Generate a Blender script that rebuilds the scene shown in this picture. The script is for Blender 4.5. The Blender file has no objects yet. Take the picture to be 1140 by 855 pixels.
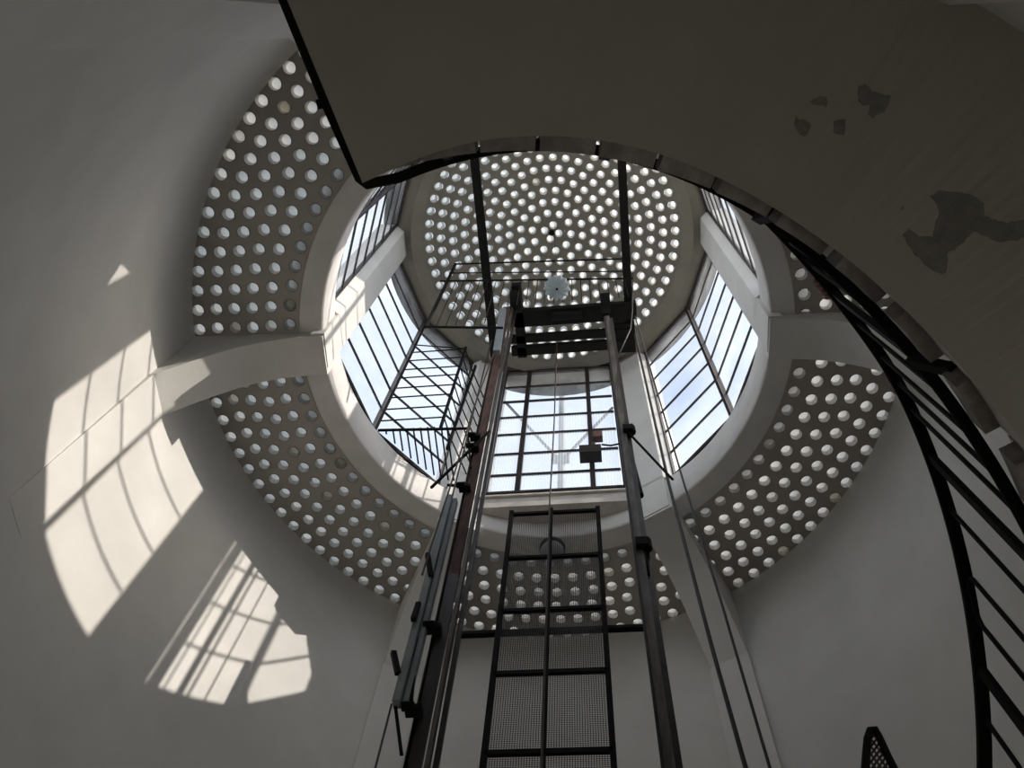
import bpy, math, random
from mathutils import Vector, Matrix
random.seed(7)
PI = math.pi
sc = bpy.context.scene
COL = sc.collection
K = 0.7            # everything is laid out in a survey unit and scaled to metres at the very end

# ---------------------------------------------------------------- camera
RIGHT = Vector((0.99427738, 0.09041453, 0.05690082))
UP = Vector((0.06306809, -0.92670084, 0.37046992))
FWD = Vector((-0.0862259, 0.36476123, 0.92709996))
CAM = Vector((0.39636, -2.65914, 1.5))
cd = bpy.data.cameras.new('camera'); cam = bpy.data.objects.new('camera', cd); COL.objects.link(cam)
cd.sensor_width = 36; cd.lens = 1000 / 1140 * 36; cd.clip_start = 0.01; cd.clip_end = 500
M = Matrix((RIGHT, UP, -FWD)).transposed().to_4x4(); M.translation = CAM * K
cam.matrix_world = M
sc.camera = cam

# ---------------------------------------------------------------- sky, sun, exposure
SUN_AZ = math.radians(-12.3); SUN_EL = math.radians(32.9)
world = bpy.data.worlds.new('sky'); sc.world = world; world.use_nodes = True
nt = world.node_tree; nt.nodes.clear()
wo = nt.nodes.new('ShaderNodeOutputWorld'); bg = nt.nodes.new('ShaderNodeBackground')
sky = nt.nodes.new('ShaderNodeTexSky'); sky.sky_type = 'NISHITA'; sky.sun_disc = False
sky.sun_elevation = SUN_EL; sky.sun_rotation = PI / 2 - SUN_AZ
sky.air_density = 1.0; sky.dust_density = 7.0; sky.ozone_density = 1.0
skm = nt.nodes.new('ShaderNodeVectorMath'); skm.operation = 'SCALE'; skm.inputs['Scale'].default_value = 0.16
tc = nt.nodes.new('ShaderNodeTexCoord'); noi = nt.nodes.new('ShaderNodeTexNoise')
noi.inputs['Scale'].default_value = 1.5; noi.inputs['Detail'].default_value = 6; noi.inputs['Roughness'].default_value = 0.55
ramp = nt.nodes.new('ShaderNodeValToRGB'); ramp.color_ramp.elements[0].position = 0.27; ramp.color_ramp.elements[1].position = 0.50
mix = nt.nodes.new('ShaderNodeMix'); mix.data_type = 'RGBA'; mix.inputs['B'].default_value = (0.52, 0.54, 0.57, 1)
nt.links.new(tc.outputs['Generated'], noi.inputs['Vector']); nt.links.new(noi.outputs['Fac'], ramp.inputs['Fac'])
nt.links.new(sky.outputs[0], skm.inputs[0]); nt.links.new(skm.outputs[0], mix.inputs['A'])
nt.links.new(ramp.outputs['Color'], mix.inputs['Factor']); nt.links.new(mix.outputs['Result'], bg.inputs['Color'])
bg.inputs['Strength'].default_value = 2.9
nt.links.new(bg.outputs[0], wo.inputs[0])
sl = bpy.data.lights.new('sun', 'SUN'); sl.energy = 5.1; sl.angle = math.radians(0.5); sl.color = (1, 0.89, 0.77)
so = bpy.data.objects.new('sun', sl); COL.objects.link(so)
sd = Vector((math.cos(SUN_AZ) * math.cos(SUN_EL), math.sin(SUN_AZ) * math.cos(SUN_EL), math.sin(SUN_EL)))
so.rotation_euler = sd.to_track_quat('Z', 'Y').to_euler(); so.location = sd * 30
vs = sc.view_settings
vs.view_transform = 'Standard'; vs.look = 'None'; vs.gamma = 1; vs.use_curve_mapping = False
vs.exposure = 0.0

# ---------------------------------------------------------------- materials
def mat(name, col, rough=0.6, metal=0.0, noise=None, bump=0.0, scale=6, spec=0.5, stretch=None):
    m = bpy.data.materials.new(name); m.use_nodes = True; n = m.node_tree
    b = n.nodes['Principled BSDF']; b.inputs['Base Color'].default_value = (*col, 1)
    b.inputs['Roughness'].default_value = rough; b.inputs['Metallic'].default_value = metal
    b.inputs['Specular IOR Level'].default_value = spec
    if noise or bump:
        t = n.nodes.new('ShaderNodeTexCoord'); x = n.nodes.new('ShaderNodeTexNoise'); x.inputs['Scale'].default_value = scale
        x.inputs['Detail'].default_value = 8; x.inputs['Roughness'].default_value = 0.6
        if stretch:
            mp = n.nodes.new('ShaderNodeMapping'); mp.inputs['Scale'].default_value = stretch
            n.links.new(t.outputs['Object'], mp.inputs[0]); n.links.new(mp.outputs[0], x.inputs['Vector'])
        else: n.links.new(t.outputs['Object'], x.inputs['Vector'])
        if noise:
            r = n.nodes.new('ShaderNodeValToRGB'); r.color_ramp.elements[0].position = 0.35; r.color_ramp.elements[1].position = 0.65
            r.color_ramp.elements[0].color = (*noise, 1); r.color_ramp.elements[1].color = (*col, 1)
            n.links.new(x.outputs['Fac'], r.inputs[0]); n.links.new(r.outputs[0], b.inputs['Base Color'])
        if bump:
            bp = n.nodes.new('ShaderNodeBump'); bp.inputs['Strength'].default_value = bump; bp.inputs['Distance'].default_value = 0.01
            n.links.new(x.outputs['Fac'], bp.inputs['Height']); n.links.new(bp.outputs[0], b.inputs['Normal'])
    return m
M_wall = mat('white_plaster', (0.66, 0.65, 0.62), 0.75, noise=(0.60, 0.59, 0.56), bump=0.12, scale=2.5)
M_pil = mat('pilaster_paint', (0.70, 0.69, 0.66), 0.7, noise=(0.64, 0.63, 0.60), bump=0.08, scale=3)
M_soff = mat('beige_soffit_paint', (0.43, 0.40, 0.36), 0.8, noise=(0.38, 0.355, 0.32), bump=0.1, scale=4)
M_ring = mat('ring_paint', (0.74, 0.72, 0.69), 0.6, noise=(0.64, 0.62, 0.60), bump=0.08, scale=5)
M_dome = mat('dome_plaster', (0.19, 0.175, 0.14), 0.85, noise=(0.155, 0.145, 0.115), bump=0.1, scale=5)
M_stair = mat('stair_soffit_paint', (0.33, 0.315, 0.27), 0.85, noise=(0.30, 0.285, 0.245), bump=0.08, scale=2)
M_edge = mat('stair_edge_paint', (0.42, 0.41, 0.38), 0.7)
M_patch = mat('bare_render', (0.20, 0.19, 0.17), 0.95, noise=(0.15, 0.145, 0.13), bump=0.4, scale=30)
M_plate = mat('stone_tread_end', (0.24, 0.22, 0.20), 0.4, noise=(0.13, 0.115, 0.10), bump=0.1, scale=14)
M_tread = mat('tread_stone', (0.45, 0.42, 0.38), 0.6, noise=(0.36, 0.33, 0.3), scale=10)
M_black = mat('black_paint', (0.006, 0.0055, 0.005), 0.7, noise=(0.009, 0.008, 0.007), scale=20, spec=0.1)
M_dark = mat('dark_steel', (0.016, 0.014, 0.013), 0.5, noise=(0.024, 0.018, 0.014), scale=12, spec=0.3)
M_frame = mat('window_steel', (0.016, 0.013, 0.013), 0.5, noise=(0.028, 0.018, 0.015), scale=12, spec=0.3)
M_rust = mat('rusty_steel', (0.15, 0.062, 0.036), 0.75, noise=(0.035, 0.025, 0.022), bump=0.3, scale=7, stretch=(3, 3, 0.8))
M_grease = mat('greasy_dark_rail', (0.035, 0.026, 0.022), 0.35, metal=0.3, noise=(0.015, 0.012, 0.01), scale=6, stretch=(4, 4, 0.7))
M_rail = mat('greasy_rail_steel', (0.13, 0.11, 0.09), 0.45, metal=0.4, noise=(0.03, 0.025, 0.02), scale=6, stretch=(4, 4, 0.6))
M_rail_dk = mat('oiled_rail_steel', (0.05, 0.045, 0.042), 0.35, metal=0.6, noise=(0.025, 0.02, 0.018), scale=8)
M_duct = mat('grey_sheet_metal', (0.26, 0.29, 0.30), 0.5, metal=0.2, noise=(0.20, 0.225, 0.235), scale=8)
M_cable = mat('steel_cable', (0.012, 0.011, 0.01), 0.5)
M_cable_rust = mat('rusty_cable', (0.045, 0.03, 0.024), 0.6, metal=0.2)
M_rim = mat('glass_block_rim', (0.30, 0.29, 0.26), 0.5, noise=(0.2, 0.19, 0.17), scale=40)
M_floor = mat('terrazzo_floor', (0.34, 0.335, 0.32), 0.6, noise=(0.27, 0.265, 0.255), scale=60)
M_bounce = mat('bounce_ground', (0.5, 0.49, 0.47), 0.8, noise=(0.42, 0.41, 0.395), scale=3)
M_felt = mat('dark_roof_felt', (0.10, 0.105, 0.11), 0.9, noise=(0.07, 0.075, 0.08), scale=6)
M_roof = mat('roof_concrete', (0.42, 0.42, 0.41), 0.9, noise=(0.36, 0.36, 0.35), scale=5)
M_skin = mat('skin', (0.20, 0.095, 0.07), 0.6)
M_cloth = mat('dark_sleeve', (0.03, 0.03, 0.035), 0.9)
M_sillm = mat('sill_metal', (0.62, 0.58, 0.53), 0.45, noise=(0.5, 0.46, 0.42), scale=9)
M_lampwhite = mat('lamp_porcelain', (0.6, 0.61, 0.6), 0.35)

def mixmat(name, build):
    m = bpy.data.materials.new(name); m.use_nodes = True; n = m.node_tree; n.nodes.clear()
    out = n.nodes.new('ShaderNodeOutputMaterial'); build(n, out); return m
def schlick(n, k=0.55):       # reflectance that is the same from either side of a thin pane
    l = n.nodes.new('ShaderNodeLayerWeight'); l.inputs['Blend'].default_value = 0.5
    p = n.nodes.new('ShaderNodeMath'); p.operation = 'POWER'; p.inputs[1].default_value = 5
    q = n.nodes.new('ShaderNodeMath'); q.operation = 'MULTIPLY_ADD'; q.inputs[1].default_value = k; q.inputs[2].default_value = 0.04
    n.links.new(l.outputs['Facing'], p.inputs[0]); n.links.new(p.outputs[0], q.inputs[0]); return q
def glass_clear(n, out, tint=(0.93, 0.96, 1.0), dirt=0.10):
    t = n.nodes.new('ShaderNodeBsdfTransparent'); t.inputs[0].default_value = (*tint, 1)
    g = n.nodes.new('ShaderNodeBsdfGlossy'); g.inputs['Roughness'].default_value = 0.05
    f = schlick(n)
    m1 = n.nodes.new('ShaderNodeMixShader'); n.links.new(f.outputs[0], m1.inputs[0]); n.links.new(t.outputs[0], m1.inputs[1]); n.links.new(g.outputs[0], m1.inputs[2])
    d = n.nodes.new('ShaderNodeBsdfTranslucent'); d.inputs[0].default_value = (0.8, 0.84, 0.88, 1)
    x = n.nodes.new('ShaderNodeTexNoise'); x.inputs['Scale'].default_value = 2.5; x.inputs['Detail'].default_value = 5
    c = n.nodes.new('ShaderNodeTexCoord'); n.links.new(c.outputs['Object'], x.inputs['Vector'])
    r = n.nodes.new('ShaderNodeMapRange'); r.inputs[1].default_value = 0.35; r.inputs[2].default_value = 0.75
    r.inputs[3].default_value = 0.02; r.inputs[4].default_value = dirt * 2; n.links.new(x.outputs['Fac'], r.inputs[0])
    m2 = n.nodes.new('ShaderNodeMixShader'); n.links.new(r.outputs[0], m2.inputs[0]); n.links.new(m1.outputs[0], m2.inputs[1]); n.links.new(d.outputs[0], m2.inputs[2])
    n.links.new(m2.outputs[0], out.inputs[0])
M_pane = mixmat('dusty_pane_glass', glass_clear)
def glass_rib(n, out):
    t = n.nodes.new('ShaderNodeBsdfTransparent'); t.inputs[0].default_value = (0.9, 0.94, 0.98, 1)
    d = n.nodes.new('ShaderNodeBsdfTranslucent'); d.inputs[0].default_value = (0.75, 0.78, 0.82, 1)
    w = n.nodes.new('ShaderNodeTexWave'); w.wave_type = 'BANDS'; w.bands_direction = 'X'; w.inputs['Scale'].default_value = 14
    w.inputs['Distortion'].default_value = 0
    c = n.nodes.new('ShaderNodeTexCoord'); n.links.new(c.outputs['Object'], w.inputs['Vector'])
    r = n.nodes.new('ShaderNodeMapRange'); r.inputs[3].default_value = 0.35; r.inputs[4].default_value = 0.65; n.links.new(w.outputs['Fac'], r.inputs[0])
    m = n.nodes.new('ShaderNodeMixShader'); n.links.new(r.outputs[0], m.inputs[0]); n.links.new(t.outputs[0], m.inputs[1]); n.links.new(d.outputs[0], m.inputs[2])
    n.links.new(m.outputs[0], out.inputs[0])
M_rib = mixmat('ribbed_pane_glass', glass_rib)
def lens_disc(n, out):
    d = n.nodes.new('ShaderNodeBsdfTranslucent'); oi = n.nodes.new('ShaderNodeObjectInfo')
    r = n.nodes.new('ShaderNodeValToRGB'); r.color_ramp.elements[0].position = 0.0; r.color_ramp.elements[0].color = (0.30, 0.26, 0.2, 1)
    r.color_ramp.elements[1].position = 0.05; r.color_ramp.elements[1].color = (0.76, 0.77, 0.76, 1)
    e = r.color_ramp.elements.new(1.0); e.color = (0.86, 0.86, 0.84, 1)
    n.links.new(oi.outputs['Random'], r.inputs[0]); n.links.new(r.outputs[0], d.inputs[0])
    n.links.new(d.outputs[0], out.inputs[0])
M_disc = mixmat('frosted_lens_top', lens_disc)
def lens_side(n, out):
    d = n.nodes.new('ShaderNodeBsdfTranslucent'); d.inputs[0].default_value = (0.85, 0.86, 0.82, 1)
    e = n.nodes.new('ShaderNodeBsdfDiffuse'); e.inputs[0].default_value = (0.75, 0.75, 0.7, 1)
    g = n.nodes.new('ShaderNodeBsdfGlossy'); g.inputs['Roughness'].default_value = 0.15
    m = n.nodes.new('ShaderNodeMixShader'); m.inputs[0].default_value = 0.35; n.links.new(d.outputs[0], m.inputs[1]); n.links.new(e.outputs[0], m.inputs[2])
    m2 = n.nodes.new('ShaderNodeMixShader'); m2.inputs[0].default_value = 0.2; n.links.new(m.outputs[0], m2.inputs[1]); n.links.new(g.outputs[0], m2.inputs[2])
    n.links.new(m2.outputs[0], out.inputs[0])
M_side = mixmat('lens_side_glass', lens_side)
def lens_cover(n, out):
    t = n.nodes.new('ShaderNodeBsdfTransparent'); t.inputs[0].default_value = (0.95, 0.96, 0.94, 1)
    g = n.nodes.new('ShaderNodeBsdfGlossy'); g.inputs['Roughness'].default_value = 0.1
    f = schlick(n)
    m = n.nodes.new('ShaderNodeMixShader'); n.links.new(f.outputs[0], m.inputs[0]); n.links.new(t.outputs[0], m.inputs[1]); n.links.new(g.outputs[0], m.inputs[2])
    tl = n.nodes.new('ShaderNodeBsdfTranslucent'); tl.inputs[0].default_value = (0.9, 0.92, 0.9, 1)
    m2 = n.nodes.new('ShaderNodeMixShader'); m2.inputs[0].default_value = 0.22; n.links.new(m.outputs[0], m2.inputs[1]); n.links.new(tl.outputs[0], m2.inputs[2])
    n.links.new(m2.outputs[0], out.inputs[0])
M_cover = mixmat('lens_cover_glass', lens_cover)
def shade_glass(n, out):
    d = n.nodes.new('ShaderNodeBsdfTranslucent'); d.inputs[0].default_value = (0.45, 0.5, 0.52, 1)
    e = n.nodes.new('ShaderNodeBsdfDiffuse'); e.inputs[0].default_value = (0.46, 0.5, 0.51, 1)
    m = n.nodes.new('ShaderNodeMixShader'); m.inputs[0].default_value = 0.55; n.links.new(d.outputs[0], m.inputs[1]); n.links.new(e.outputs[0], m.inputs[2])
    n.links.new(m.outputs[0], out.inputs[0])
M_shade = mixmat('opal_shade_glass', shade_glass)

# ---------------------------------------------------------------- helpers
class MB:
    def __init__(s): s.v = []; s.f = []; s.mi = []
    def add(s, vs, fs, mi=0):
        o = len(s.v); s.v += [tuple(p) for p in vs]; s.f += [tuple(i + o for i in f) for f in fs]; s.mi += [mi] * len(fs)
    def box(s, a, b, mi=0):
        x0, y0, z0 = a; x1, y1, z1 = b
        s.add([(x0,y0,z0),(x1,y0,z0),(x1,y1,z0),(x0,y1,z0),(x0,y0,z1),(x1,y0,z1),(x1,y1,z1),(x0,y1,z1)],
              [(0,3,2,1),(4,5,6,7),(0,1,5,4),(1,2,6,5),(2,3,7,6),(3,0,4,7)], mi)
    def bar(s, p, q, w, h, up=(0, 0, 1), mi=0):       # rectangular bar, w across, h along up
        p = Vector(p); q = Vector(q); d = (q - p).normalized(); up = Vector(up)
        if abs(d.dot(up)) > 0.98: up = Vector((0, 1, 0))
        sx = d.cross(up).normalized(); uy = sx.cross(d).normalized()
        c = [(-w/2,-h/2),(w/2,-h/2),(w/2,h/2),(-w/2,h/2)]
        vs = [p + sx*a + uy*b for a, b in c] + [q + sx*a + uy*b for a, b in c]
        s.add(vs, [(0,1,2,3),(7,6,5,4),(0,4,5,1),(1,5,6,2),(2,6,7,3),(3,7,4,0)], mi)
    def tube(s, path, r, n=8, mi=0, cap=True):
        path = [Vector(p) for p in path]; rings = []; prev = None
        for i, p in enumerate(path):
            d = (path[min(i+1, len(path)-1)] - path[max(i-1, 0)]).normalized()
            if prev is None:
                a = Vector((0,0,1)) if abs(d.z) < .9 else Vector((1,0,0)); x = d.cross(a).normalized()
            else: x = (prev - d * prev.dot(d)).normalized()
            prev = x; y = d.cross(x)
            rings.append([p + (x*math.cos(2*PI*k/n) + y*math.sin(2*PI*k/n))*r for k in range(n)])
        vs = [v for rg in rings for v in rg]; fs = []
        for i in range(len(rings)-1):
            for k in range(n): fs.append((i*n+k, i*n+(k+1)%n, (i+1)*n+(k+1)%n, (i+1)*n+k))
        if cap: fs.append(tuple(range(n-1,-1,-1))); fs.append(tuple((len(rings)-1)*n+k for k in range(n)))
        s.add(vs, fs, mi)
    def prism(s, poly, z0, z1, mi=0):
        n = len(poly); vs = [(x,y,z0) for x,y in poly] + [(x,y,z1) for x,y in poly]
        s.add(vs, [tuple(range(n-1,-1,-1)), tuple(range(n,2*n))] + [(i,(i+1)%n,n+(i+1)%n,n+i) for i in range(n)], mi)
    def lathe(s, prof, n=64, a0=0, a1=360, mi=0, c=(0,0)):
        m = len(prof); full = (a1 - a0) >= 360; cnt = n if full else n+1; vs = []
        for i in range(cnt):
            a = math.radians(a0 + (a1-a0)*i/n)
            for r, z in prof: vs.append((c[0]+r*math.cos(a), c[1]+r*math.sin(a), z))
        fs = []
        for i in range(n):
            j = (i+1) % cnt
            for k in range(m-1): fs.append((i*m+k, j*m+k, j*m+k+1, i*m+k+1))
        s.add(vs, fs, mi)
    def build(s, name, m, parent=None, smooth=False, loc=None):
        me = bpy.data.meshes.new(name)
        if loc: s.v = [(x-loc[0], y-loc[1], z-loc[2]) for x, y, z in s.v]
        me.from_pydata(s.v, [], s.f)
        for q in (m if isinstance(m, (list, tuple)) else [m]): me.materials.append(q)
        if any(s.mi): me.polygons.foreach_set('material_index', s.mi)
        if smooth: me.polygons.foreach_set('use_smooth', [True]*len(me.polygons))
        me.update()
        o = bpy.data.objects.new(name, me); COL.objects.link(o)
        if parent: o.parent = parent
        if loc: o.location = loc
        return o
def tag(o, label=None, cat=None, group=None, kind=None):
    if label: o['label'] = label
    if cat: o['category'] = cat
    if group: o['group'] = group
    if kind: o['kind'] = kind
    return o
def thing(name, label, cat, group=None, kind=None):
    o = bpy.data.objects.new(name, None); COL.objects.link(o); return tag(o, label, cat, group, kind)
def inst(name, me, parent, loc, rot=None):
    o = bpy.data.objects.new(name, me); COL.objects.link(o); o.parent = parent; o.location = loc
    if rot is not None: o.rotation_euler = rot
    return o
def P(r, az, z=0.0):
    a = math.radians(az); return Vector((r*math.cos(a), r*math.sin(a), z))
def ray(px, py): return FWD*1000 + RIGHT*(px-570) + UP*(427.5-py)
def at_y(px, py, y): d = ray(px, py); return CAM + d*((y-CAM.y)/d.y)
def at_z(px, py, z): d = ray(px, py); return CAM + d*((z-CAM.z)/d.z)
def zs(az): return 5.467 - 0.035*8*math.log1p(math.exp((az+57.7)/8)) if az < 300 else 0   # underside of the winding stair
def on_stair(px, py, off=0.0):
    d = ray(px, py).normalized(); t = .5; last = None
    while t < 9:
        q = CAM + d*t; g = q.z - zs(math.degrees(math.atan2(q.y, q.x))) - off
        if last is not None and last < 0 <= g: return q
        last = g; t += .004
    return None

# ================================================================ SETTING
ZS = 9.2; RO = 3.22; RI = 2.02; FL = -0.65
floor_ = MB(); floor_.lathe([(0.001, FL), (RO+.3, FL), (RO+.3, FL-.2), (0.001, FL-.2)], 64)
tag(floor_.build('floor', M_floor), 'dark stone floor at the foot of the round stair tower', kind='structure')

def P_(r, az, z): a = math.radians(az); return Vector((r*math.cos(a), r*math.sin(a), z))
BEAM = [1.6, 62.0, 118.5, 182.1, 243.6, 301.5]       # bearings of the radial beams
PILL = [0.5, 62.0, 119.6, 183.2, 241.3, 301.5]       # bearings of the lantern pillars
w = MB()
n = 144; DZ = 2.55; DA0, DA1 = -60, -12.5  # unseen doorway, added so daylight bounces up under the stair
w.lathe([(RO, DZ), (RO, ZS), (RO, ZS+.16), (RO+.3, ZS+.16), (RO+.3, DZ), (RO, DZ)], n)
w.lathe([(RO, FL), (RO, DZ), (RO+.3, DZ), (RO+.3, FL)], 124, DA1, DA0+360)
for a_ in (DA0, DA1): w.add([P_(RO, a_, FL), P_(RO+.3, a_, FL), P_(RO+.3, a_, DZ), P_(RO, a_, DZ)], [(0,1,2,3)])
g_ = MB(); g_.lathe([(RO+.3, FL-.02), (60, FL-.02)], 48)  # pale ground added out of view, throws sunlight in through the doorway
g_o = g_.build('floor', M_bounce); g_o['kind'] = 'structure'; g_o['label'] = 'unseen pale ground outside an added doorway, bouncing daylight into the tower'
tag(w.build('wall_round', M_wall, smooth=False), 'curved white plastered wall of the round tower', kind='structure')
for p in bpy.data.meshes['wall_round'].polygons: p.use_smooth = abs(p.normal.z) < .5

# ---- glass block (one mesh, shared)
def block_mesh():
    b = MB(); n = 16
    def ring(r, z): return [(r*math.cos(2*PI*k/n), r*math.sin(2*PI*k/n), z) for k in range(n)]
    def strip(r0, z0, r1, z1, mi): b.add(ring(r0,z0)+ring(r1,z1), [(k,(k+1)%n,n+(k+1)%n,n+k) for k in range(n)], mi)
    strip(.0612, .004, .0595, -.005, 2); strip(.0595, -.005, .054, -.004, 2)      # rim
    strip(.054, -.004, .034, -.013, 3); b.add(ring(.034, -.013), [tuple(range(n))], 3)   # convex cover
    strip(.056, 0, .045, .062, 1); b.add(ring(.045, .062), [tuple(range(n))], 0)  # cup and frosted top
    me = bpy.data.meshes.new('glass_block'); me.from_pydata(b.v, [], b.f)
    for q in (M_disc, M_side, M_rim, M_cover): me.materials.append(q)
    me.polygons.foreach_set('material_index', b.mi)
    me.polygons.foreach_set('use_smooth', [True]*len(me.polygons)); me.update(); return me
BLOCK = block_mesh()
def cell(mb, r0, r1, a0, a1, rc, zf, thick, hole=True, rh=.0605):
    """one polar cell of a slab with a round hole; underside, tube and upper sheet"""
    am = (a0+a1)/2; cx, cy = rc*math.cos(am), rc*math.sin(am)
    b = []
    for k in range(4): b.append((r0, a0+(a1-a0)*k/4))
    for k in range(4): b.append((r0+(r1-r0)*k/4, a1))
    for k in range(4): b.append((r1, a1-(a1-a0)*k/4))
    for k in range(4): b.append((r1-(r1-r0)*k/4, a0))
    out = [(r*math.cos(a), r*math.sin(a), zf(r)) for r, a in b]
    if not hole:
        mb.add(out + [(x,y,z+thick) for x,y,z in out], [tuple(range(15,-1,-1)), tuple(range(16,32))]); return
    inn = []
    for x, y, z in out:
        t = math.atan2(y-cy, x-cx); qx, qy = cx+rh*math.cos(t), cy+rh*math.sin(t); inn.append((qx, qy, zf(math.hypot(qx, qy))))
    vs = out + inn + [(x,y,z+thick) for x,y,z in inn] + [(x,y,z+thick) for x,y,z in out]
    fs = []
    for k in range(16):
        j = (k+1) % 16
        fs += [(k,16+k,16+j,j), (16+k,32+k,32+j,16+j), (32+k,48+k,48+j,32+j)]
    o_ = len(mb.v); mb.add(vs, fs)
    mb.mi[-48:] = [0, 0, 1]*16
# ---- annular roof slab in six bays
RINGS = [(3.17,108,173.33),(3.00,105,173.75),(2.835,98,174.0),(2.67,90,174.2),(2.50,86,174.8),(2.325,79,175.4)]
EDGE = [3.255, 3.085, 2.9175, 2.7525, 2.585, 2.4125, 2.235]
bays = []
names = ['glass-block roof bay right of the back window, above plain wall', 'glass-block roof bay behind the lift, seen through the wire mesh',
         'glass-block roof bay lower left above the broken sun patch', 'glass-block roof bay upper left beside the stair landing',
         'glass-block roof bay hidden above the stair landing', 'glass-block roof bay far right, mostly behind the handrail']
for k in range(6):
    a0 = BEAM[k]; a1 = BEAM[(k+1) % 6]; a1 += 360 if a1 < a0 else 0
    bays.append((a0, a1))
def bay_of(az):
    for k, (a0, a1) in enumerate(bays):
        for s in (0, 360):
            if a0 <= az + s < a1: return k
mbs = [MB() for _ in bays]; blk = [[] for _ in bays]
for i, (rc, cnt, ph) in enumerate(RINGS):
    pitch = 360.0/cnt
    for c in range(cnt):
        az = (ph + 13.3 + c*pitch) % 360; k = bay_of(az)
        off = min(abs(rc*math.sin(math.radians(az-a))) if math.cos(math.radians(az-a)) > 0 else 9 for a in BEAM)
        hole = off > .125
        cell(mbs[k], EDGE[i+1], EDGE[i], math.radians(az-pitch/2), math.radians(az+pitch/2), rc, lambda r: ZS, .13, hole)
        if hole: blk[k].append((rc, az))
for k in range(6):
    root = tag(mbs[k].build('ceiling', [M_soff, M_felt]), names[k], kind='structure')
    for rc, az in blk[k]:
        inst('glass_block', BLOCK, root, P(rc, az, ZS), (random.uniform(-.03,.03), random.uniform(-.03,.03), random.uniform(0, 6.28)))
# ---- ring beam around the opening
m = MB(); m.lathe([(2.24, ZS+.13), (2.24, ZS), (RI+.012, ZS), (RI, ZS+.012), (RI, ZS+.46), (RI+.03, ZS+.50), (2.12, ZS+.50), (2.34, ZS+.50), (2.34, ZS+.13)], 144)
o = tag(m.build('trim_1', M_ring), 'pale round ring beam edging the lantern opening', kind='structure')
for p in o.data.polygons: p.use_smooth = abs(p.normal.z) < .3
# ---- radial beams with haunches, and flat pilasters below them
kn = [(1.985, 9.07), (2.15, 9.06), (2.3, 9.035), (2.5, 8.96), (2.7, 8.82), (2.9, 8.60), (3.08, 8.36), (3.24, 8.12)]
prof = []
for i in range(len(kn)-1):
    p0, p1, p2, p3 = kn[max(i-1,0)], kn[i], kn[i+1], kn[min(i+2,len(kn)-1)]
    for t in (0, .25, .5, .75):
        prof.append(tuple(.5*((2*b) + (-a+c)*t + (2*a-5*b+4*c-d)*t*t + (-a+3*b-3*c+d)*t**3) for a, b, c, d in zip(p0, p1, p2, p3)))
prof += [kn[-1], (3.24, 9.25), (1.985, 9.25)]
bl = ['haunched beam on the right, level with the lantern sill', 'haunched beam lower right behind the two thin cables', 'haunched beam lower left behind the lift rail',
      'sunlit haunched beam on the left', 'haunched beam at the upper left beside the landing edge', 'haunched beam hidden above the stair landing']
for k, az in enumerate(BEAM):
    a = math.radians(az); ex = Vector((math.cos(a), math.sin(a), 0)); ey = Vector((-math.sin(a), math.cos(a), 0)); hw = .185
    m = MB(); N = len(prof)
    vs = [ex*r + ey*s*hw + Vector((0,0,z)) for s in (-1,1) for r, z in prof]
    m.add(vs, [tuple(range(N)), tuple(range(2*N-1, N-1, -1))] + [(i,N+i,N+(i+1)%N,(i+1)%N) for i in range(N)])
    root = tag(m.build('trim_%d' % (k+2), M_pil), bl[k], kind='structure')
    m = MB(); vs = [ex*3.175 + ey*s*.19 + Vector((0,0,z)) for z, s in ((8.22,-1),(8.22,1))] + [ex*3.215 + ey*s*.15 + Vector((0,0,6.2)) for s in (-1,1)]
    vb = [ex*3.3 + ey*s*.19 + Vector((0,0,8.22)) for s in (-1,1)] + [ex*3.3 + ey*s*.15 + Vector((0,0,6.2)) for s in (-1,1)]
    if k in (1, 2, 4, 5):
        vs = [ex*3.165 + ey*s*.19 + Vector((0,0,8.22)) for s in (-1,1)] + [ex*3.165 + ey*s*.19 + Vector((0,0,FL)) for s in (-1,1)]
        vb = [ex*3.3 + ey*s*.19 + Vector((0,0,8.22)) for s in (-1,1)] + [ex*3.3 + ey*s*.19 + Vector((0,0,FL)) for s in (-1,1)]
    m.add(vs+vb, [(0,1,3,2),(4,6,7,5),(0,2,6,4),(1,5,7,3),(0,4,5,1),(2,3,7,6)])
    m.build('pilaster', M_pil, root)
# ---- lantern pillars
ZW0 = ZS+.50; ZT = 13.42
pl = ['lantern pillar on the right between bright windows', 'grey lantern pillar right of the back window', 'lantern pillar behind the rusty lift rail',
      'sunlit white lantern pillar on the left', 'lantern pillar above the landing corner', 'lantern pillar hidden above the stair landing']
for k, az in enumerate(PILL):
    a = math.radians(az); ex = Vector((math.cos(a), math.sin(a))); ey = Vector((-math.sin(a), math.cos(a)))
    poly = [ex*r + ey*s for r, s in ((1.975,-.165),(1.975,.165),(2.07,.25),(2.3,.27),(2.3,-.27),(2.07,-.25))]
    m = MB(); m.prism([(p.x, p.y) for p in poly], ZW0-.03, ZT+.02)
    m.prism([(p.x, p.y) for p in [ex*r+ey*s for r, s in ((1.975,-.165),(1.975,.165),(2.1,.165),(2.1,-.165))]], ZS-.1, ZW0)
    tag(m.build('trim_%d' % (k+8), M_pil), pl[k], kind='structure')
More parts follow.
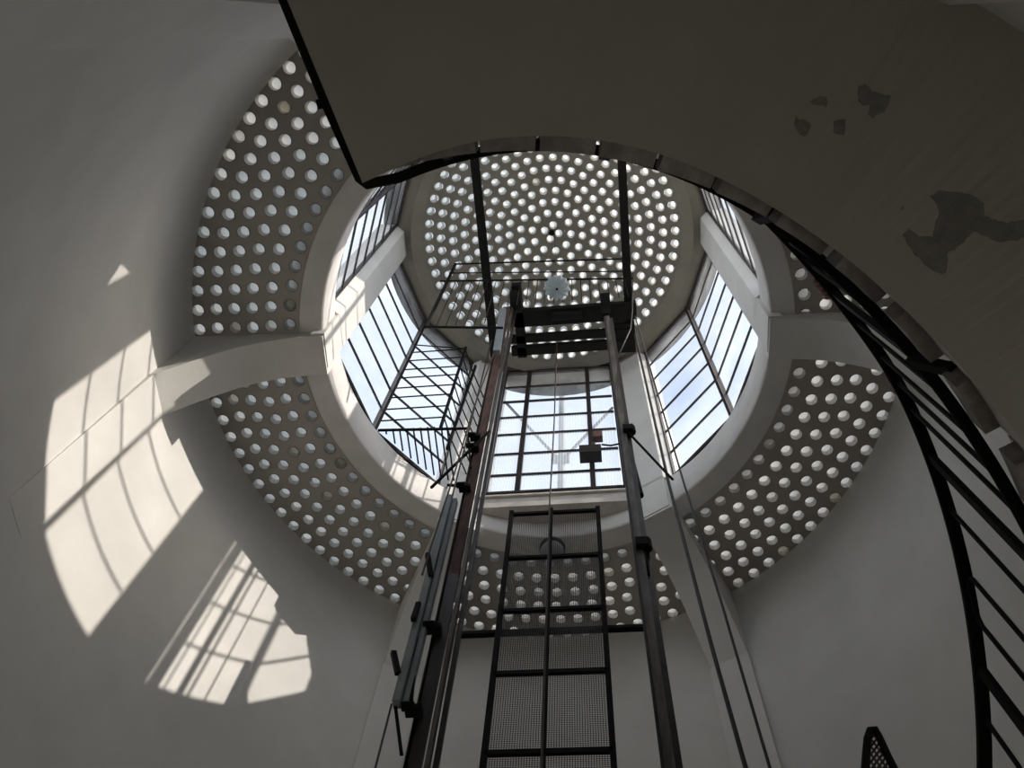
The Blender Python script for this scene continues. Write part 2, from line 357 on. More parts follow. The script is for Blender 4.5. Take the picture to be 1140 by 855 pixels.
# ---- lantern windows
RW = 2.1; H = [9.72, 10.28, 10.81, 11.35, 11.88, 12.41, 12.94, 13.42]
wn = 0
def window(p, q, zz, mull, label, ribbed=0, bw=.02):
    """steel window in the vertical plane through plan points p, q"""
    global wn; wn += 1
    root = thing('window_%d' % wn, label, None, kind='structure')
    p = Vector((p[0], p[1], 0)); q = Vector((q[0], q[1], 0)); u = (q-p).normalized(); L = (q-p).length
    nrm = Vector((-u.y, u.x, 0));
    f = MB(); z0, z1 = zz[0], zz[-1]
    f.bar(p+Vector((0,0,z0+.02)), q+Vector((0,0,z0+.02)), .06, .05); f.bar(p+Vector((0,0,z1-.02)), q+Vector((0,0,z1-.02)), .06, .05)
    for e in (p+u*.012, q-u*.012): f.bar(e+Vector((0,0,z0)), e+Vector((0,0,z1)), .022, .045, up=nrm)
    f.build('frame', M_frame, root)
    for z in zz[1:-1]:
        b = MB(); b.bar(p+u*.03+Vector((0,0,z)), q-u*.03+Vector((0,0,z)), .022, bw); b.build('glazing_bar', M_frame, root)
    cuts = [0.03] + list(mull) + [L-.03]
    for c in mull:
        b = MB(); b.bar(p+u*c+Vector((0,0,z0+.03)), p+u*c+Vector((0,0,z1-.03)), .055, .055, up=nrm); b.build('mullion', M_frame, root)
    for j in range(len(zz)-1):
        for c in range(len(cuts)-1):
            b = MB(); A = p+u*(cuts[c]+.01); B = p+u*(cuts[c+1]-.01)
            za, zb = zz[j]+.012, zz[j+1]-.012
            b.add([A+Vector((0,0,za)), B+Vector((0,0,za)), B+Vector((0,0,zb)), A+Vector((0,0,zb))], [(0,1,2,3)])
            b.build('pane', M_rib if j < ribbed else M_pane, root)
    return root
wl = {0: ('tall louvred window right of the back window, nearer the centre', 'tall louvred window at the right beside the bright pillar'), }
labs = {(0,0): 'right-hand lantern window next to the right pillar, bright white sky', (0,1): 'right-hand lantern window next to the two thin cables',
        (2,0): 'left lantern window behind the barred safety cage', (2,1): 'left lantern window under the sunlit pillar, blue sky',
        (3,0): 'upper left lantern window just above the sunlit pillar', (3,1): 'upper left lantern window cut off by the landing edge',
        (4,0): 'lantern window over the landing, left half', (4,1): 'lantern window over the landing, right half',
        (5,0): 'upper right lantern window hidden behind the landing', (5,1): 'upper right lantern window beside the curved handrail'}
for k in range(6):
    if k == 1: continue
    a0 = PILL[k]+6.6; a1 = PILL[(k+1) % 6]-6.6; a1 += 360 if a1 < a0 else 0
    am = (a0+a1)/2
    for i, (s, e) in enumerate(((a0, am), (am, a1))):
        window(P(RW, s), P(RW, e), H, [], labs[(k, i)])
    m = MB(); m.bar(P(RW-.02, am, ZW0), P(RW-.02, am, ZT), .036, .05, up=P(1, am)); m.build('corner_mullion', M_frame, bpy.data.objects['window_%d' % wn])
# back window, flat, with coarser bars
HB = [9.72, 10.22, 10.74, 11.27, 11.78, 12.29, 12.79, 13.36]
window((-.775, 1.84), (.70, 1.84), HB, [.34, 1.14], 'flat back window of the lantern with ribbed lower panes', ribbed=4, bw=.04)
m = MB(); m.box((-.83, 1.80, 9.46), (.80, 2.06, 9.70)); o = m.build('sill', M_sillm, bpy.data.objects['window_%d' % wn])
m = MB(); m.box((-.83, 1.77, 9.64), (.80, 1.80, 9.67)); m.build('sill_lip', M_sillm, o)
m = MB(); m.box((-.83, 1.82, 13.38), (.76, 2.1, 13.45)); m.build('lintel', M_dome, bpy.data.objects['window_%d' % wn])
for s, x0, x1 in ((-1, -.84, -.775), (1, .70, .84)):
    m = MB(); m.box((x0, 1.82, 9.68), (x1, 2.05, 13.42)); m.build('reveal', M_pil, bpy.data.objects['window_%d' % wn])
m = MB(); m.box((-.8, 1.77, 9.60+.1), (.74, 1.86, 9.74)); m.build('bottom_frame', M_frame, bpy.data.objects['window_%d' % wn])

# ---- dome of the lantern with glass blocks
def zd(r): return 13.95 - .5*(r/1.64)**2
DR = [(.10,4),(.27,10),(.43,16),(.59,22),(.74,27),(.90,33),(1.05,38),(1.20,43),(1.355,49),(1.51,55),(1.66,60)]
m = MB(); spots = []
for i, (rc, cnt) in enumerate(DR):
    r0 = .012 if i == 0 else (DR[i-1][0]+rc)/2; r1 = 1.74 if i == len(DR)-1 else (DR[i+1][0]+rc)/2
    ph = random.uniform(0, 360)
    for c in range(cnt):
        az = math.radians(ph + 360*c/cnt); cell(m, r0, r1, az-PI/cnt, az+PI/cnt, rc, zd, .10); spots.append((rc, az))
m.lathe([(1.74, zd(1.74)+.10), (1.74, zd(1.74)), (1.88, 13.33), (1.88, 13.42), (2.08, 13.42), (2.08, 13.56), (1.95, 13.60), (1.74, zd(1.74)+.10)], 96)
ov = MB(); ov.lathe([(2.085, 13.43), (2.27, 13.44), (2.27, 13.56), (2.085, 13.56)], 96)
m.lathe([(0.0125, zd(0)), (.0125, zd(0)+.1), (.001, zd(0)+.1)], 4); m.lathe([(0.013, zd(0)), (.0005, zd(0))], 8)
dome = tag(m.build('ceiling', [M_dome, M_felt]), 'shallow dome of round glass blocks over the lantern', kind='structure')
ov.build('roof_overhang', M_felt, dome)
spots.sort(key=lambda s: -s[0]*math.sin(s[1]))
far = MB()
for i, (rc, az) in enumerate(spots):
    sl_ = math.atan(2*.5*rc/1.64**2)      # tilt of the dome surface there
    rot = Vector((math.sin(sl_)*math.cos(az), math.sin(sl_)*math.sin(az), math.cos(sl_))).to_track_quat('Z', 'Y')
    loc = Vector((rc*math.cos(az), rc*math.sin(az), zd(rc)))
    if i < 300: inst('glass_block', BLOCK, dome, loc, rot.to_euler())
    else:
        MT = Matrix.Translation(loc) @ rot.to_matrix().to_4x4()
        vv = [MT @ v.co for v in BLOCK.vertices]; o_ = len(far.v); far.v += [tuple(v) for v in vv]
        for p in BLOCK.polygons: far.f.append(tuple(i_+o_ for i_ in p.vertices)); far.mi.append(p.material_index)
o = far.build('glass_blocks_over_landing', [M_disc, M_side, M_rim, M_cover], dome); o['kind'] = 'stuff'
m = MB(); m.tube([(0,0,13.94),(0,0,13.88)], .04, 10); m.tube([(0,0,13.9),(0.02,0,13.84),(.04,0,13.8)], .012, 6); m.build('ceiling_hook', M_black, dome)

# ================================================================ STAIR
def polar_curve(pts, off):
    out = []
    for p in pts:
        q = on_stair(p[0], p[1], off); out.append((math.degrees(math.atan2(q.y, q.x)), math.hypot(q.x, q.y)))
    return sorted(out)
def interp(tab, a):
    if a <= tab[0][0]: return tab[0][1]
    if a >= tab[-1][0]: return tab[-1][1]
    for (a0, r0), (a1, r1) in zip(tab, tab[1:]):
        if a0 <= a <= a1:
            t = (a-a0)/(a1-a0); return r0+(r1-r0)*t
def smooth(tab, a): return sum(interp(tab, a+d) for d in (-3,-2,-1,0,1,2,3))/7
RS = [(-104.6, 2.16), (-98, 2.195), (-90, 2.235), (-80, 2.25), (-72, 2.25), (-62, 2.235), (-55, 2.228), (30, 2.235)]
AZ0, AZ1 = -104.6, 40
stair = thing('stair_flight', 'winding concrete stair and landing seen from below, overhead at the top right', 'staircase')
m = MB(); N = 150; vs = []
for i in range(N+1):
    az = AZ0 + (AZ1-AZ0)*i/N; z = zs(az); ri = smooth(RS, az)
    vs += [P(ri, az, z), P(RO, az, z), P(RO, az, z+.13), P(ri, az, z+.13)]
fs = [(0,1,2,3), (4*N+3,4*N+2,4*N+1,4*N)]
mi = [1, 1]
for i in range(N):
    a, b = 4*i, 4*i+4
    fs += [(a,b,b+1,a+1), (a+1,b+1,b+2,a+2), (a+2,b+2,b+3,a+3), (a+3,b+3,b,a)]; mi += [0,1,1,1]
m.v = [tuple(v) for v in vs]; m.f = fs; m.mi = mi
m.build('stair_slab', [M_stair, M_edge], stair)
STEP = 6.9; P0 = -70.06
k = -5
while P0 + STEP*k < 38:
    a0 = P0 + STEP*k + .25; a1 = P0 + STEP*(k+1) - .3
    if k >= 0:
        zb = zs(a0)+.075
    else: zb = zs(a0)+.08
    a0 = max(a0, AZ0+.6)
    # stone tread end that overhangs the well
    m = MB(); n_ = 5; vs = []
    for i in range(n_+1):
        az = a0+(a1-a0)*i/n_
        vs += [P(2.172, az, zb), P(2.26, az, zb), P(2.26, az, zb+.14), P(2.172, az, zb+.14)]
    fs = [(0,1,2,3), (4*n_+3,4*n_+2,4*n_+1,4*n_)]
    for i in range(n_):
        a, b = 4*i, 4*i+4; fs += [(a,b,b+1,a+1), (a+1,b+1,b+2,a+2), (a+2,b+2,b+3,a+3), (a+3,b+3,b,a)]
    m.add(vs, fs); m.build('tread_end', M_plate, stair)
    m = MB(); vs = []
    for i in range(n_+1):
        az = a0+(a1-a0)*i/n_
        vs += [P(smooth(RS, az)+.001, az, zs(az)+.13), P(3.2, az, zs(az)+.13), P(3.2, az, zb+.19), P(smooth(RS, az)+.001, az, zb+.19)]
    m.add(vs, fs); m.build('tread', M_edge, stair)
    k += 1
# patches of lost paint on the underside
def flake(outline, name='bare_patch'):
    m = MB(); pts = []
    n = len(outline); fine = []
    for i in range(n):
        a, b = outline[i], outline[(i+1) % n]
        L = math.hypot(b[0]-a[0], b[1]-a[1]); s = max(1, int(L/4))
        for j in range(s):
            t = j/s; fine.append((a[0]+(b[0]-a[0])*t+random.uniform(-1.1,1.1), a[1]+(b[1]-a[1])*t+random.uniform(-1.1,1.1)))
    for x, y in fine:
        q = on_stair(x, y, -.004); pts.append(q)
    top = [p+Vector((0,0,.006)) for p in pts]; N = len(pts)
    m.add(pts+top, [tuple(range(N)), ] + [(i, (i+1) % N, N+(i+1) % N, N+i) for i in range(N)])
    m.build(name, M_patch, stair)
flake([(956,96),(964,93),(971,102),(980,104),(991,106),(989,116),(984,125),(972,131),(966,128),(968,117),(961,118),(956,112)])
flake([(885,128),(889,134),(896,133),(902,137),(901,146),(896,153),(890,147),(885,139)])
flake([(901,114),(909,108),(921,107),(921,119),(911,117)])
flake([(928,136),(935,133),(942,132),(940,150),(929,149)])
flake([(1035,218),(1047,211),(1062,214),(1080,215),(1095,226),(1096,240),(1104,244),(1122,248),(1150,243),(1150,262),(1130,268),(1108,269),(1096,262),(1083,258),(1070,272),(1055,283),(1053,305),(1044,304),(1030,296),(1017,280),(1005,262),(1011,255),(1024,263),(1038,264),(1042,250),(1046,238),(1044,227)])
flake([(1002,231),(1005,230),(1006,234),(1003,235)])

# ---- balustrade
rail = thing('stair_railing', 'black steel balustrade following the inner edge of the winding stair', 'railing')
def path_h(r, off, a0, a1, n): return [P(r, a0+(a1-a0)*i/n, zs(a0+(a1-a0)*i/n)+off) for i in range(n+1)]
strp = [at_z(292, -62, 5.92), at_z(316.5, 0, 5.92), at_z(362.5, 113, 5.92), at_z(401, 199, 5.92)]
corner = at_z(408, 205, 5.92)
BR_, AR_ = 2.152, 2.155
def flat_rail(path, w_, h_, name, mt, parent):      # flat bar with rounded corners following a path
    m = MB(); vs = []; N = len(path)
    for i, p in enumerate(path):
        d = (path[min(i+1, N-1)] - path[max(i-1, 0)]); d.z = 0; d.normalize(); s = Vector((-d.y, d.x, 0))
        for a, b in ((-w_/2,-h_*.3),(-w_*.3,-h_/2),(w_*.3,-h_/2),(w_/2,-h_*.3),(w_/2,h_*.3),(w_*.3,h_/2),(-w_*.3,h_/2),(-w_/2,h_*.3)):
            vs.append(p + s*a + Vector((0,0,b)))
    fs = [tuple(range(8)), tuple(range(8*N-1, 8*N-9, -1))]
    for i in range(N-1):
        for k in range(8): fs.append((8*i+k, 8*i+8+k, 8*i+8+(k+1) % 8, 8*i+(k+1) % 8))
    m.add(vs, fs); return m.build(name, mt, parent, smooth=False)
arc = [P(smooth([(-103.5, 2.09), (-98, 2.11), (-90, 2.135), (-82, BR_), (60, BR_)], a), a, zs(a)+.47) for a in [-103.2+i*1.2 for i in range(118)]]
flat_rail(strp + [corner] + arc, .05, .035, 'bottom_rail', M_black, rail)
hs = [Vector((p.x, p.y, 7.36)) for p in (strp[1], strp[2], strp[3])] + [Vector((corner.x, corner.y, 7.36))]
arcA = [P(smooth([(-103.5, 2.09), (-98, 2.11), (-90, 2.135), (-70, 2.14), (-40, 2.11), (-30, 2.12), (-20, AR_), (60, AR_)], a), a, zs(a)+1.89) for a in [-103.2+i*1.2 for i in range(110)]]
flat_rail(hs + arcA, .062, .05, 'handrail', M_black, rail)
def rz(a, t): return P(AR_, a, zs(a)+.49 + (1.87-.49)*t)
LEAN = -3.0
def foot(a): return P(BR_, a+LEAN, zs(a+LEAN)+.49)
def head(a): return P(interp([(-60, 2.13), (-40, 2.11), (-30, 2.12), (-20, AR_), (60, AR_)], a), a, zs(a)+1.87)
bay = 20.2; pa = -11.9 - 4*bay
while pa < 32:
    h, f = head(pa), foot(pa)
    if pa > -100:
        m = MB(); m.bar(h, f, .045, .03, up=P(1, pa)); m.build('post', M_black, rail)
    # clamp carrying the bottom rail from the slab edge
    ca = pa + LEAN
    m = MB(); m.bar(P(BR_-.02, ca, zs(ca)+.46), P(2.22, ca, zs(ca)+.20), .05, .04); m.build('clamp', M_black, rail)
    up_loop = round((pa+11.9)/bay) % 2 == 0
    for da in ((5.2,) if up_loop else (4.2, 14.9)):
        a = pa+da
        m = MB(); m.tube([head(a), foot(a)], .0115, 6); m.build('baluster', M_black, rail)
    # hairpin bar: two rods joined by a round bend, alternately at the top and at the foot
    a, b = (pa+11.0, pa+15.2) if up_loop else (pa+8.6, pa+11.9)
    bend = []
    for t in range(9):
        th = PI*t/8; aa = (a+b)/2 - (b-a)/2*math.cos(th); lift = math.sin(th)*.08
        if up_loop: q = head(aa); bend.append(Vector((q.x, q.y, q.z-.10+lift)))
        else: q = foot(aa); bend.append(Vector((q.x, q.y, q.z+.10-lift)))
    pts = ([foot(a)] + bend + [foot(b)]) if up_loop else ([head(a)] + bend + [head(b)])
    m = MB(); m.tube(pts, .0115, 6); m.build('hairpin_baluster', M_black, rail)
    pa += bay
# clamp on the straight landing edge
q = at_z(366, 115, 5.9); m = MB(); m.bar(q+Vector((-.05, 0, 0)), q+Vector((.09,-.02,-.02)), .045, .045); m.build('clamp', M_black, rail)

# ---- a hand resting on the handrail
hp = P(2.12, -33.2, zs(-33.2)+1.93)
person = thing('person', 'reddish brown hand of a person gripping the handrail on the stair above', 'person')
tang = (P(2.12, -33, zs(-33)) - P(2.12, -35, zs(-35))).normalized(); radial = P(1, -33.2)
m = MB()
pc = hp + Vector((0,0,.055)) + radial*.01
for i, (l_, dz) in enumerate(((.10, 0), (.115, 0), (.11, 0), (.09, 0))):
    b0 = pc + tang*(.033*(i-1.5)) + radial*.02
    m.tube([b0, b0 - radial*.05 + Vector((0,0,.002)), b0 - radial*.085 + Vector((0,0,-.035)), b0 - radial*.082 + Vector((0,0,-.08)), b0 - radial*(.05) + Vector((0,0,-.105))], .0155, 8)
th = pc - tang*.07 + radial*.05; m.tube([th, th+Vector((0,0,-.04))-tang*.01, th+Vector((0,0,-.08))-radial*.03], .018, 8)
m.bar(pc + radial*.11, pc + radial*.0, .13, .042); m.tube([pc+radial*.08, pc+radial*.16+Vector((0,0,.03))], .042, 10)
hand = m.build('hand', M_skin, person, smooth=True)
md = hand.modifiers.new('sub', 'SUBSURF'); md.levels = 1; md.render_levels = 1
m = MB(); m.tube([pc+radial*.15+Vector((0,0,.025)), pc+radial*.32+Vector((0,0,.12)), pc+radial*.5+Vector((0,0,.3))], .06, 12); m.build('sleeve', M_cloth, person, smooth=True)

# ================================================================ LIFT
def vbar(m, x, y, w_, d_, z0, z1, mi=0): m.box((x-w_/2, y-d_/2, z0), (x+w_/2, y+d_/2, z1), mi)
YL = .68
# left guide rail
lt = thing('lift_guide_rail', 'rusty steel lift guide rail on the left side of the shaft', 'lift rail')
xl0, xl1 = at_y(460, 855, YL).x, at_y(563, 352, YL).x
def lean(m, x0, x1, w_, y, d_, zb=FL, zt=12.72):
    zb_, zt_ = at_y(460, 855, y).z, at_y(563, 352, y).z
    f = lambda z: x0 + (x1-x0)*(z-zb_)/(zt_-zb_)
    m.bar((f(zb), y, zb), (f(zt), y, zt), w_, d_, up=(0,1,0))
def lean2(m, x0, x1, w_, y, d_, zb, zt): lean(m, x0, x1, w_, y, d_, zb, zt)
zmid = at_y(510, 640, YL).z
m = MB(); lean2(m, xl0, xl1, .085, YL, .02, zmid, 12.72); m.build('flange', M_rust, lt)
m = MB(); lean2(m, xl0, xl1, .085, YL, .02, FL, zmid); m.build('flange', M_grease, lt)
m = MB(); lean(m, xl0-.040, xl1-.045, .02, YL+.05, .12); m.build('web', M_rail_dk, lt)
m = MB(); lean(m, xl0+.072, xl1+.072, .022, YL-.01, .05); m.build('guide_blade', M_rail, lt)
m = MB(); lean(m, xl0+.108, xl1+.108, .03, YL+.02, .02); m.build('outer_angle', M_rail_dk, lt)
for p in ((527,485),(525,497),(480,697),(457,788),(515,541)):
    q = at_y(*p, .62); m = MB(); m.box((q.x-.03, .61, q.z-.02), (q.x+.06, .67, q.z+.02)); m.tube([(q.x-.045,.61,q.z),(q.x+.02,.61,q.z)], .026, 8); m.build('bracket', M_black, lt)
for a, b in (((545,480),(480,543)), ((521,487),(524,521)), ((498,540),(520,541)), ((458,780),(466,690)), ((447,840),(440,785))):
    m = MB(); m.bar(at_y(*a, .62), at_y(*b, .62), .018, .018); m.build('brace', M_black, lt)
# right guide rail
rt = thing('lift_guide_rail', 'brown steel lift guide rail on the right side of the shaft', 'lift rail')
xr0, xr1 = at_y(746, 855, YL).x, at_y(678, 367, YL).x
def leanr(m, dx, w_, y, d_, zb=FL, zt=12.0):
    zb_, zt_ = at_y(746, 855, YL).z, at_y(678, 367, YL).z
    f = lambda z: xr0 + (xr1-xr0)*(z-zb_)/(zt_-zb_) + dx
    m.bar((f(zb), y, zb), (f(zt), y, zt), w_, d_, up=(0,1,0))
m = MB(); leanr(m, 0, .05, YL, .04); m.build('guide_blade', M_rail, rt)
m = MB(); leanr(m, .045, .035, YL+.03, .04); m.build('flange', M_rail_dk, rt)
m = MB(); leanr(m, -.034, .016, YL, .03); m.build('edge_angle', M_dark, rt)
m = MB(); q0, q1 = at_y(692, 470, .9), at_y(713, 552, .9); m.tube([(q0.x, .9, 12.2), q0, q1], .028, 8); m.build('pipe', M_black, rt)
for p in ((700,479),(716,607)):
    q = at_y(*p, .66); m = MB(); m.box((q.x-.05,.62,q.z-.04),(q.x+.04,.70,q.z+.05)); m.tube([(q.x+.03,.66,q.z-.05),(q.x+.03,.66,q.z+.06)], .03, 8); m.build('bracket', M_black, rt)
m = MB(); m.bar(at_y(699, 481, .66), at_y(749, 534, .72), .015, .015); m.build('brace', M_black, rt)
m = MB(); q = at_y(717, 605, .66); m.tube([q, at_y(722, 640, .68)], .012, 6); m.build('brace', M_black, rt)

# grey cable duct left of the left rail
YD = .6
def vx(px, py): return at_y(px, py, YD)
b0 = vx(444, 784); m = MB()
xb, xt = b0.x, -.67
for z0, z1, xa, xb_ in ((b0.z, 7.5, xb, xb+.012),):
    m.bar((xa-.012, YD, z0), (xb_-.012, YD, z1), .042, .06, up=(0,1,0))
duct = thing('cable_duct', 'grey sheet-metal cable duct beside the left lift rail', 'duct')
m.build('duct_body', M_duct, duct)
m = MB(); m.bar((xb+.030, YD+.03, b0.z+.03), (xb+.04, YD+.03, 7.5), .03, .05, up=(0,1,0)); m.build('duct_side', M_duct, duct)
m = MB(); m.bar((xb+.006, YD, b0.z), (xb+.03, YD, 11.2), .011, .012, up=(0,1,0)); m.build('seam', M_rail_dk, duct)
for a, b in (((476,617),(480,642)), ((438,726),(443,750)), ((460,690),(466,672))):
    m = MB(); m.bar(at_y(*a, .55), at_y(*b, .57), .03, .03); m.build('hook', M_black, duct)
m = MB(); m.tube([at_y(436, 784, .6), at_y(417, 858, .6), at_y(396, 940, .6)], .006, 6); m.build('wire', M_cable, duct)
m = MB(); q0, q1 = at_y(560, 345, .5), at_y(553, 392, .5); m.bar(q0, q1, .075, .05, up=(0,1,0)); 
tag(m.build('metal_flap', M_duct), 'short pale grey metal strip at the head of the left lift rail', 'metal strip')
m = MB(); m.tube([at_y(551, 390, .5), at_y(527, 455, .5), at_y(508, 520, .5), at_y(470, 640, .5)], .007, 6)
tag(m.build('cable', M_cable_rust), 'thin brownish cable running beside the left rail', 'cable')

# ropes
def rope(pts, r, label, mt=M_cable):
    m = MB(); m.tube(pts, r, 8); return tag(m.build('cable', mt, smooth=True), label, 'cable')
rope([at_y(707, 372, .9), at_y(745, 540, .9), at_y(793, 722, .9), at_y(831, 858, .9), at_y(870, 1000, .9)], .013, 'thick dark cable right of the right lift rail, the left one of two')
rope([at_y(707, 352, .7), at_y(762, 540, .7), at_y(805, 677, .7), at_y(858, 858, .7), at_y(900, 1000, .7)], .0085, 'thin dark cable crossing the lower right pilaster, the right one of two')
rope([at_y(620, 380, 1.25), at_y(617, 470, 1.25), at_y(612, 560, 1.25), at_y(609, 660, 1.25), at_y(603, 858, 1.25), at_y(600,1000,1.25)], .0075, 'thin lift cable hanging straight down the middle of the shaft', M_cable_rust)
rope([at_y(704, 300, .6), at_y(704, 345, .62), at_y(702, 366, .65), at_y(688, 397, .7)], .008, 'short slack cable hanging at the lift head')

# rear mesh screen
ms = thing('mesh_screen', 'tall black framed wire mesh screen at the rear of the lift shaft', 'screen')
YM = 1.5; zt = at_y(570, 570, YM).z; zb = 1.0
xL, xR = -.402, .395
fr = MB(); fr.bar((xL, YM, zb), (xL, YM, zt), .04, .04, up=(0,1,0)); fr.build('stile', M_black, ms)
fr = MB(); fr.bar((xR, YM, zb), (xR, YM, zt), .04, .04, up=(0,1,0)); fr.build('stile', M_black, ms)
fr = MB(); fr.bar((-.03, YM-.01, zb), (-.03, YM-.01, zt), .028, .03, up=(0,1,0)); fr.build('mid_stile', M_black, ms)
zr = [at_y(620, y, YM).z for y in (571, 620, 679, 749, 838)]
dz = zr[3]-zr[4]
while zr[-1]-dz > zb: zr.append(zr[-1]-dz)
for z in zr:
    fr = MB(); fr.bar((xL, YM-.005, z), (xR, YM-.005, z), .03, .035); fr.build('rail', M_black, ms)
wm = MB(); pitch = .0165; x = xL+.02
while x < xR-.01:
    wm.add([(x-.0022,YM,4.9),(x+.0022,YM,4.9),(x+.0022,YM,zt),(x-.0022,YM,zt)], [(0,1,2,3)]); x += pitch
z = 4.9
while z < zt:
    wm.add([(xL,YM+.001,z-.0022),(xR,YM+.001,z-.0022),(xR,YM+.001,z+.0022),(xL,YM+.001,z+.0022)], [(0,1,2,3)]); z += pitch
o = wm.build('wire_mesh', M_dark, ms); o['kind'] = 'stuff'
cb = thing('shaft_cross_bar', 'horizontal black bar across the shaft below the roof blocks', 'bar')
q0, q1 = at_y(508, 707, 1.56), at_y(720, 707, 1.56)
m = MB(); m.bar((q0.x, 1.56, q0.z), (q1.x, 1.56, q0.z), .045, .035); m.build('bar', M_black, cb)

# head frame
hf = thing('lift_head_frame', 'heavy black steel beams and pulleys at the top of the lift', 'lift frame')
ZH = 12.8
for y0, y1, x0, x1, hh in ((.77,.99,-.60,1.06,.14), (1.12,1.215,-.62,.98,.12), (1.275,1.39,-.62,1.0,.12)):
    m = MB(); m.box((x0, y0, ZH), (x1, y1, ZH+hh)); m.build('cross_beam', M_black, hf)
m = MB(); m.box((.76, 1.05, ZH+.02), (1.03, 1.45, ZH+.2)); m.build('bearing_block', M_black, hf)
m = MB(); m.box((-.54, .42, ZH+.0), (-.42, 1.42, ZH+.16)); m.build('side_beam', M_black, hf)
m = MB(); m.tube([(-.56,.62,ZH-.05),(-.42,.62,ZH-.05)], .15, 20); m.build('pulley', M_black, hf)
m = MB(); m.tube([(.60,.70,ZH-.12),(.72,.70,ZH-.12)], .13, 20); m.build('pulley', M_black, hf)
m = MB(); m.box((.70, .78, ZH-.07), (.92, 1.0, ZH+.02)); m.build('bearing_block', M_black, hf)
m = MB(); m.tube([(-.05,.86,ZH-.03),(.35,.86,ZH-.03)], .06, 12); m.build('shaft', M_black, hf)
for x, n_ in ((-.865, 'left'), (.965, 'right')):
    m = MB(); lo = 1.42
    m.box((x-.052, -1.86, 12.9), (x+.052, lo, 12.915)); m.box((x-.052, -1.86, 13.0), (x+.052, lo, 13.015)); m.box((x-.012, -1.86, 12.91), (x+.012, lo, 13.005))
    tag(m.build('steel_beam', M_black), 'long black steel beam under the dome, the %s one of two' % n_, 'beam')

# platform railing above the lift
pr = thing('platform_railing', 'thin black railing of the lift platform under the dome', 'railing')
YR = .2
TL = at_y(507, 294, YR); TR = at_y(700, 288, YR); BL = at_y(474, 364, YR); ML = at_y(490, 313, YR); MR = at_y(705, 310, YR)
for a, b, r in ((TL, TR, .012), (ML, MR, .012), (at_y(500,304,YR), at_y(700,302,YR), .008), (BL, at_y(560,365,YR), .014)):
    m = MB(); m.tube([a, b], r, 6); m.build('rail', M_black, pr)
m = MB(); m.bar(TL, BL, .03, .03, up=(0,1,0)); m.build('post', M_black, pr)
for i in range(22):
    t = (i+1)/23; p = ML.lerp(MR, t); zb_ = BL.z if p.x < -.62 else ML.z-1.3
    m = MB(); m.tube([p, (p.x, YR, zb_)], .0055, 5); m.build('baluster', M_black, pr)

# barred safety cage by the left window
cg = thing('safety_cage', 'black barred safety cage in front of the left lantern window', 'cage')
YC = 1.03; xa = -1.86; xc = -1.146; y2 = 1.27
for a, b in ((Vector((xc, YC, 9.78)), Vector((xc, YC, 12.25))), (Vector((-1.106, y2, 9.78)), Vector((-1.04, y2, 12.2)))):
    m = MB(); m.bar(a, b, .028, .028, up=(0,1,0)); m.build('post', M_black, cg)
zz = [at_y(450, y, YC).z for y in (467,454.6,441.9,431.6,420.6,411.6,402,393,384.6)]
for z in zz:
    zz_ = min(z, 12.2)
    m = MB(); m.tube([(xa, YC, z), (xc, YC, zz_)], .009, 6); m.build('bar', M_black, cg)
    m = MB(); m.tube([(xc, YC, zz_), (-1.106, y2, zz_), (-.98, 1.72, zz_)], .008, 6); m.build('bar', M_black, cg)
fr0, fr1 = at_y(421, 479, YC), at_y(521, 477, YC)
m = MB(); m.bar(fr0, fr1, .02, .03); m.build('floor_edge', M_black, cg)
for i, x in enumerate((429,436.7,444,451.7,459,466.8,474.6,482,489.7,496)):
    p = at_y(x, 479.5, YC); p.z = fr0.z
    # runs to the inside of the glazing
    y = YC
    while y < 2.2 and math.hypot(p.x, y) < 2.03: y += .01
    m = MB(); m.tube([p, (p.x, y, p.z)], .009, 6); m.build('floor_bar', M_black, cg)

# lamps
lp = thing('pendant_lamp', 'fluted pale glass pendant lamp hanging under the dome', 'lamp')
lc = at_z(620, 320, 11.1); n = 96; prof_ = [(.03,.13),(.05,.125),(.085,.09),(.125,.03),(.15,-.02),(.14,-.03),(.1,-.045),(.05,-.055),(.012,-.058)]
m = MB(); vs = []
for i in range(n):
    a = 2*PI*i/n; fl = .5+.5*math.cos(13*a)
    for r, z in prof_: rr = r*(1 - .15*fl*(r/.15)**2); vs.append((lc.x+rr*math.cos(a), lc.y+rr*math.sin(a), lc.z+z+.03*fl*(r/.15)))
mm = len(prof_); m.add(vs, [(i*mm+k, ((i+1)%n)*mm+k, ((i+1)%n)*mm+k+1, i*mm+k+1) for i in range(n) for k in range(mm-1)])
m.build('lamp_shade', M_shade, lp, smooth=True)
m = MB(); m.tube([lc+Vector((0,0,-.055)), lc+Vector((0,0,-.075))], .014, 10); m.build('finial', M_dark, lp)
m = MB(); m.tube([lc+Vector((0,0,.12)), lc+Vector((0,0,.2))], .035, 12); m.build('lamp_holder', M_black, lp)
m = MB(); m.tube([lc+Vector((0,0,.19)), (.035,0,13.82)], .004, 6); m.build('cord', M_cable, lp)
cl = thing('ceiling_lamp', 'round opal ceiling lamp on the ring soffit, behind the mesh screen', 'lamp')
c0 = at_z(615, 613, 9.15); c0.z = ZS
m = MB(); m.lathe([(.001, ZS), (.13, ZS), (.13, ZS-.03), (.11, ZS-.04), (.001, ZS-.04)], 24, c=(c0.x, c0.y)); m.build('base', M_black, cl)
m = MB(); m.lathe([(.11, ZS-.035), (.118, ZS-.06), (.10, ZS-.10), (.06, ZS-.125), (.001, ZS-.13)], 24, c=(c0.x, c0.y)); m.build('globe', M_shade, cl, smooth=True)

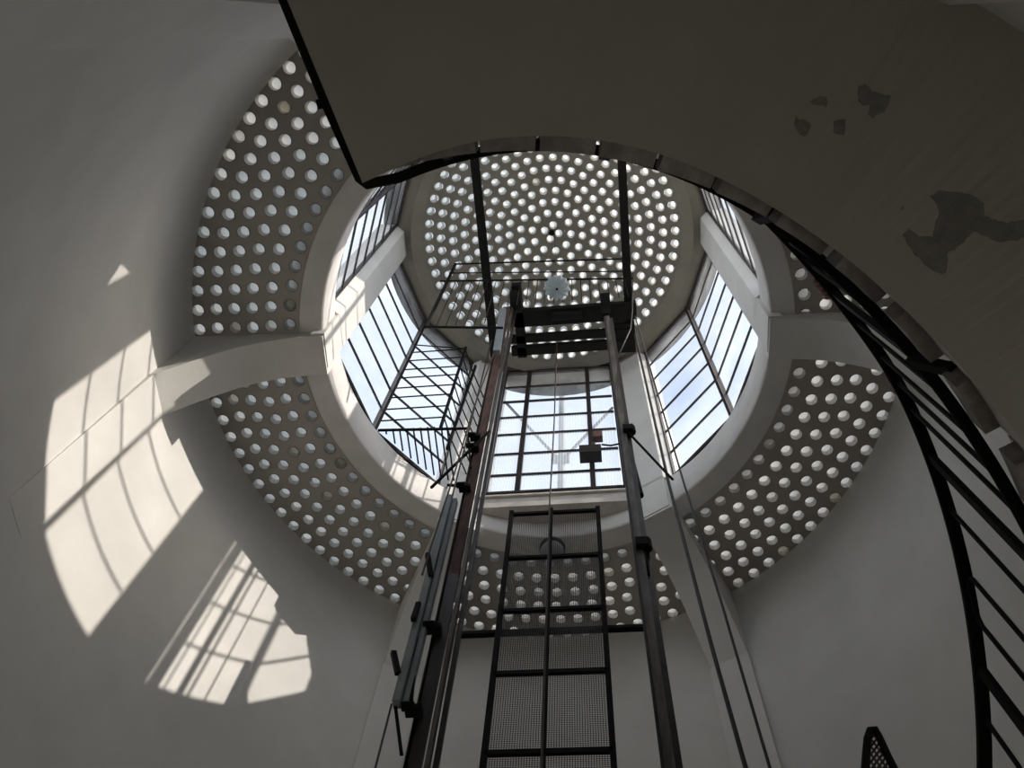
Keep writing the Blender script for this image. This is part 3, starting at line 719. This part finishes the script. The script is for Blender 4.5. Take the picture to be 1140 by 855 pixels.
# box on the back window
bx = thing('door_operator', 'dark metal box with rusty bracket fixed to the back window', 'box')
a_ = at_y(645, 501, 1.70); m = MB(); m.box((a_.x, 1.64, a_.z-.17), (a_.x+.24, 1.78, a_.z)); m.build('box_body', M_dark, bx)
a_ = at_y(660, 485, 1.76); m = MB(); m.box((a_.x, 1.70, a_.z-.15), (a_.x+.11, 1.78, a_.z)); m.build('rusty_bracket', M_rust, bx)
m = MB(); m.bar(at_y(661, 494, 1.72), at_y(657, 502, 1.72), .05, .04); m.build('arm', M_rail, bx)
m = MB(); m.tube([at_y(670, 495, 1.72), at_y(680, 496, 1.72), at_y(690, 494, 1.72)], .012, 6); m.build('conduit', M_black, bx)

# outside pole with stays
po = thing('mast', 'grey mast with two diagonal stays outside the back window', 'mast')
m = MB(); m.tube([(-.035, 2.62, 9.4), (-.04, 2.62, 15.2)], .05, 10); m.build('pole', M_duct, po)
for q in ((562,447),(682,454)):
    m = MB(); m.bar(at_y(624, 514, 2.6), at_y(*q, 2.6), .03, .03); m.build('stay', M_dark, po)
m = MB(); q = at_y(624, 512, 2.58); m.box((q.x-.12, 2.54, q.z-.08), (q.x+.12, 2.60, q.z+.06)); m.build('bracket', M_duct, po)

# rounded mesh gate corner low on the right
gt = thing('mesh_gate_panel', 'rounded corner of a black mesh gate panel at the bottom right edge', 'gate')
base = at_y(967, 812, -.62)
def gp(px, py): return at_y(px, py, -.62)
outl = [(962,905),(962,875),(964,845),(966,822),(969,813),(974,812),(979,821),(990,845),(1004,872),(1020,905)]
m = MB(); m.tube([gp(*p) for p in outl], .012, 8); m.build('frame', M_black, gt)
m = MB()
def inside(px, py):
    lx = 963+ (0 if py > 845 else (845-py)*.12); rx = 974+(py-812)*.49
    return lx < px < rx and py > 814
for s in (1, -1):
    c = -60
    while c < 160:
        seg = []
        for t in range(0, 80):
            py = 814+t*1.2; px = 960 + c*.8 + s*(py-814)*.75
            if inside(px, py): seg.append(gp(px, py))
        if len(seg) > 1: m.tube([seg[0], seg[-1]], .0032, 4)
        c += 8
o = m.build('wire_mesh', M_dark, gt); o['kind'] = 'stuff'

# ================================================================ scale the survey unit to metres
done = set()
for o in bpy.data.objects:
    if o.type == 'MESH' and o.data.name not in done:
        done.add(o.data.name); o.data.transform(Matrix.Scale(K, 4))
    if o.type in ('MESH', 'EMPTY'): o.location = o.location * K
